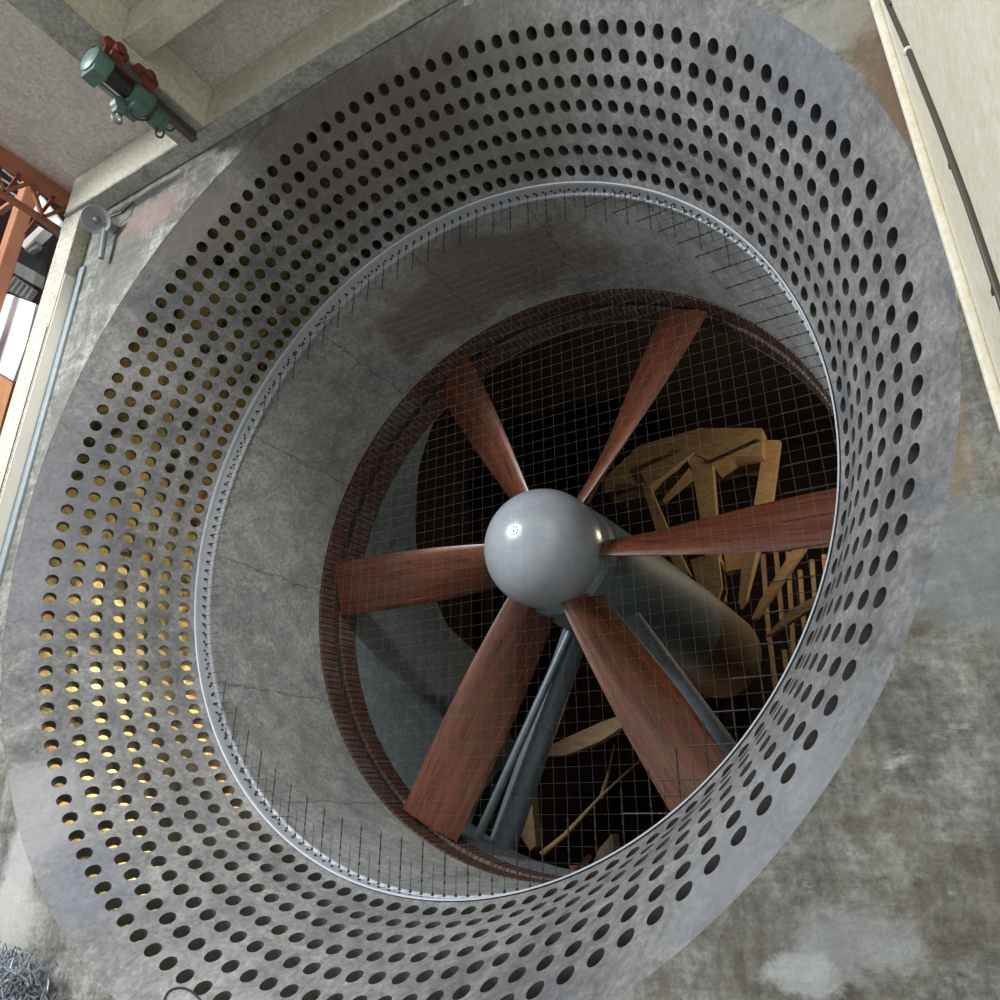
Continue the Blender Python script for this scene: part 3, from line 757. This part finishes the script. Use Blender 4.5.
for k in range(5):
    y0 = ya+(yb-ya)*(k+.5)/5
    m_ = MB(); m_.beam(V(XG, y0, 1.17), V(XG-.20, y0+.03, 1.13), .04, .04); build('cross_brace', m_, M['rust'], tr)
clm = build('steel_column', MB(), M['orange']) if False else None
yc0 = .05
c1 = at(31,185,1,yc0); m_ = MB(); m_.beam(V(c1.x, yc0, -1.1), V(c1.x, yc0, c1.z+.02), .22, .22)
o = build('steel_column', m_, M['orange'], None, bevel=.02); tag(o, 'upright orange-painted steel column at the far left edge beyond the pillar', 'column')
c2 = at(12,168,1,.1)
for (pa, pb, nm_, lb) in (((0,212),(27,193),'steel_brace','orange brace meeting the head of the column from the left'), ((0,160),(34,176),'steel_tie','thin orange tie above the column head')):
    m_ = MB(); m_.beam(V(at(*pa,1,.08)), V(at(*pb,1,.06)), .09, .09); o = build(nm_, m_, M['orange']); tag(o, lb, 'steel bar')
m_ = MB()
for k, (pa, pb) in enumerate((((0,178),(22,192)),((0,186),(18,197)),((3,170),(26,188)))):
    m_.tube([V(at(*pa,1,.12)), V(at(*pb,1,.12))], .02, 8)
tag(build('pipe_bundle', m_, M['hookgrey']), 'thin grey pipes running behind the lattice girder at the far left', 'pipes')
def panel(name, pts, y, d, mat, lab, cat, bevel=0):
    m_ = MB(); m_.prism([V(at(px, py, 1, y)) for px, py in pts], (0, d*S, 0)); o = build(name, m_, mat, None, bevel=bevel); return tag(o, lab, cat)
panel('perforated_panel', [(40,195),(64,226),(66,236),(33,211)], .20, .02, M['panelwhite'], 'pale speckled panel under the lattice girder beside the pillar head', 'panel')
panel('white_board', [(-12,296),(9,294),(36,304),(26,345),(13,381),(-12,366)], .12, .02, M['panelwhite'], 'plain white board leaning beyond the left pillar', 'board')
panel('brown_board', [(-12,368),(13,383),(2,420),(-150,1100),(-400,1100)], .10, .02, M['brown'], 'orange-brown board below the white one beyond the left pillar', 'board')
st = thing('staircase', V(at(25,300,1,.5)), 'small staircase with white stringer and grey treads seen beyond the left pillar', 'stairs')
m_ = MB(); m_.prism([V(at(px,py,1,.5)) for px, py in ((20,244),(39,226),(44,229),(24,248))], (0,.05*S,0)); build('stringer', m_, M['white'], st)
m_ = MB(); m_.prism([V(at(px,py,1,.52)) for px, py in ((14,260),(36,272),(33,284),(12,272))], (0,.05*S,0)); build('landing', m_, M['hookgrey'], st)
for k in range(4):
    a, b = (27+k*4, 250+k*2), (33+k*2.6, 241+k*6)
    if k < 2: m_ = MB(); m_.beam(V(at(*a,1,.52)), V(at(b[0]+4,b[1],1,.52)), .10, .12); build('tread', m_, M['hookgrey'], st)
for k in range(5):
    m_ = MB(); m_.beam(V(at(8+k*5,290+k*2.5,1,.50)), V(at(17+k*4.5,278+k*3,1,.50)), .10, .12); build('tread', m_, M['hookgrey'], st)
m_ = MB(); m_.prism([V(at(px,py,1,.56)) for px, py in ((6,300),(14,250),(34,222),(44,232),(40,275),(28,300))], (0,.03*S,0)); build('stair_back', m_, M['darkmetal'], st)
m_ = MB(); m_.beam(V(at(33,212,1,.4)), V(at(68,240,1,.4)), .16,.16); tag(build('door_head_beam', m_, M['darkmetal']), 'dark steel beam crossing above the staircase beyond the pillar', 'beam')

# ------------------------------------------------------------------ netting and loose wires at the lower left
m_ = MB()
for k in range(1300):
    u = random.random(); x = -.84+.37*u+random.uniform(-.015,.015); top = .158*(1-max(0, (u-.75)/.25)**2*.5)*(1+.06*math.sin(u*23))
    z = -1.10+(1-random.random()**1.6)*top+.004; y = random.uniform(-.19, -.085)
    a = random.random()*2*PI; b = random.uniform(-.5,.5); L = random.uniform(.015,.035)
    p = Vector((x,y,z)); d = Vector((math.cos(a), math.sin(a)*.6, math.sin(b)))
    pts = [p+d*L*t+Vector((0,0,.008*math.sin(t*6+k))) for t in (-1,-.5,0,.5,1)]
    for q in pts: q.z = max(q.z, -1.097); q.y = min(q.y, -.075)
    m_.tube([V(q) for q in pts], .0055, 4)
tag(build('wire_netting', m_, M['net']), 'crumpled heap of grey wire netting on the floor at the lower left corner', 'netting', kind='stuff')
def onwall(pts, y=-.0715): return [V(at(px, py, 1, y)) for px, py in pts]
m2 = loop(onwall([(5,975),(6,960),(9,951),(15,952),(19,962),(22,975),(24,990)]), .007)
tag(build('bent_wire', m2, M['darkmetal']), 'dark wire bent into an upright hoop above the netting heap', 'wire')
# loose wire lying on the collector near the bottom edge
def onflare(px, py):
    d = CR*((px-CX)/FP)+CU*((CY-py)/FP)+CF; best = None
    for i in range(240):
        s_ = SL[-1]*i/239; r, y = prof_at(s_); p = Vector(CC)+d*((y-CC[1])/d.y); e_ = abs(math.hypot(p.x, p.z)-r)
        if best is None or e_ < best[0]: best = (e_, p)
    p = best[1]; n = Vector((-p.x, 0, -p.z)).normalized(); return V(p+n*.002)
m2 = loop([onflare(*q) for q in ((163,1003),(168,993),(178,989),(188,991),(197,998),(202,1005))], .006)
tag(build('loose_wire', m2, M['darkmetal']), 'thin dark wire curled on the pierced flare at the bottom left edge', 'wire')

# ------------------------------------------------------------------ lights
def area(name, loc, target, sx, sy, energy, col):
    l = bpy.data.lights.new(name, 'AREA'); l.shape = 'RECTANGLE'; l.size = sx; l.size_y = sy; l.energy = energy; l.color = col
    o = bpy.data.objects.new(name, l); COL.objects.link(o); o.location = loc
    o.rotation_euler = (Vector(target)-Vector(loc)).to_track_quat('-Z', 'Y').to_euler(); return o
def point(name, loc, energy, col, r=.1):
    l = bpy.data.lights.new(name, 'POINT'); l.energy = energy; l.color = col; l.shadow_soft_size = r; l.specular_factor = .1
    o = bpy.data.objects.new(name, l); COL.objects.link(o); o.location = loc; return o
area('hall_window_light', V(2.4,-3.0,2.4), V(-.2,.6,-.3), 2.8, 2.0, 2700, (1,.985,.95))
area('hall_window_light', V(-2.2,-3.0,1.6), V(.6,.0,-.1), 4.0, 3.0, 2900, (.95,.98,1))
for dg, e_ in ((154,.3),(170,1.6),(186,13),(199,32),(212,38),(226,22),(240,9)):
    a = math.radians(dg); point('plenum_lamp', V(1.07*math.cos(a), .27, 1.07*math.sin(a)), e_, (1,.86,.60), .05)
point('chamber_lamp', V(at(890,465,1,2.82)), 300, (1,.84,.58), .08)
point('chamber_lamp', V(at(745,790,1,2.6)), 14, (1,.76,.46), .08)
area('hall_left_light', V(-2.6,-.9,3.0), V(-2.3,.4,1.2), 3, 3, 95, (1,.97,.93))
w = bpy.data.worlds.new('World'); bpy.context.scene.world = w; w.use_nodes = True
bg = w.node_tree.nodes['Background']; bg.inputs[0].default_value = (.86,.92,1.0,1); bg.inputs[1].default_value = .38

# ------------------------------------------------------------------ camera
cam = bpy.data.cameras.new('camera'); co_ = bpy.data.objects.new('camera', cam); COL.objects.link(co_)
cam.sensor_width = 36; cam.sensor_fit = 'HORIZONTAL'; cam.lens = FP/1000*36
cam.shift_x = (500-CX)/1000; cam.shift_y = (CY-500)/1000
Rc = Matrix((CR, CU, -CF)).transposed().to_4x4()
co_.matrix_world = Matrix.Translation(V(*CC)) @ Rc
cam.clip_start = .02; cam.clip_end = 200
sc = bpy.context.scene; sc.camera = co_
sc.view_settings.view_transform = 'Standard'; sc.view_settings.look = 'None'; sc.view_settings.gamma = 1; sc.view_settings.exposure = .08
try: sc.view_settings.use_curve_mapping = False
except Exception: pass
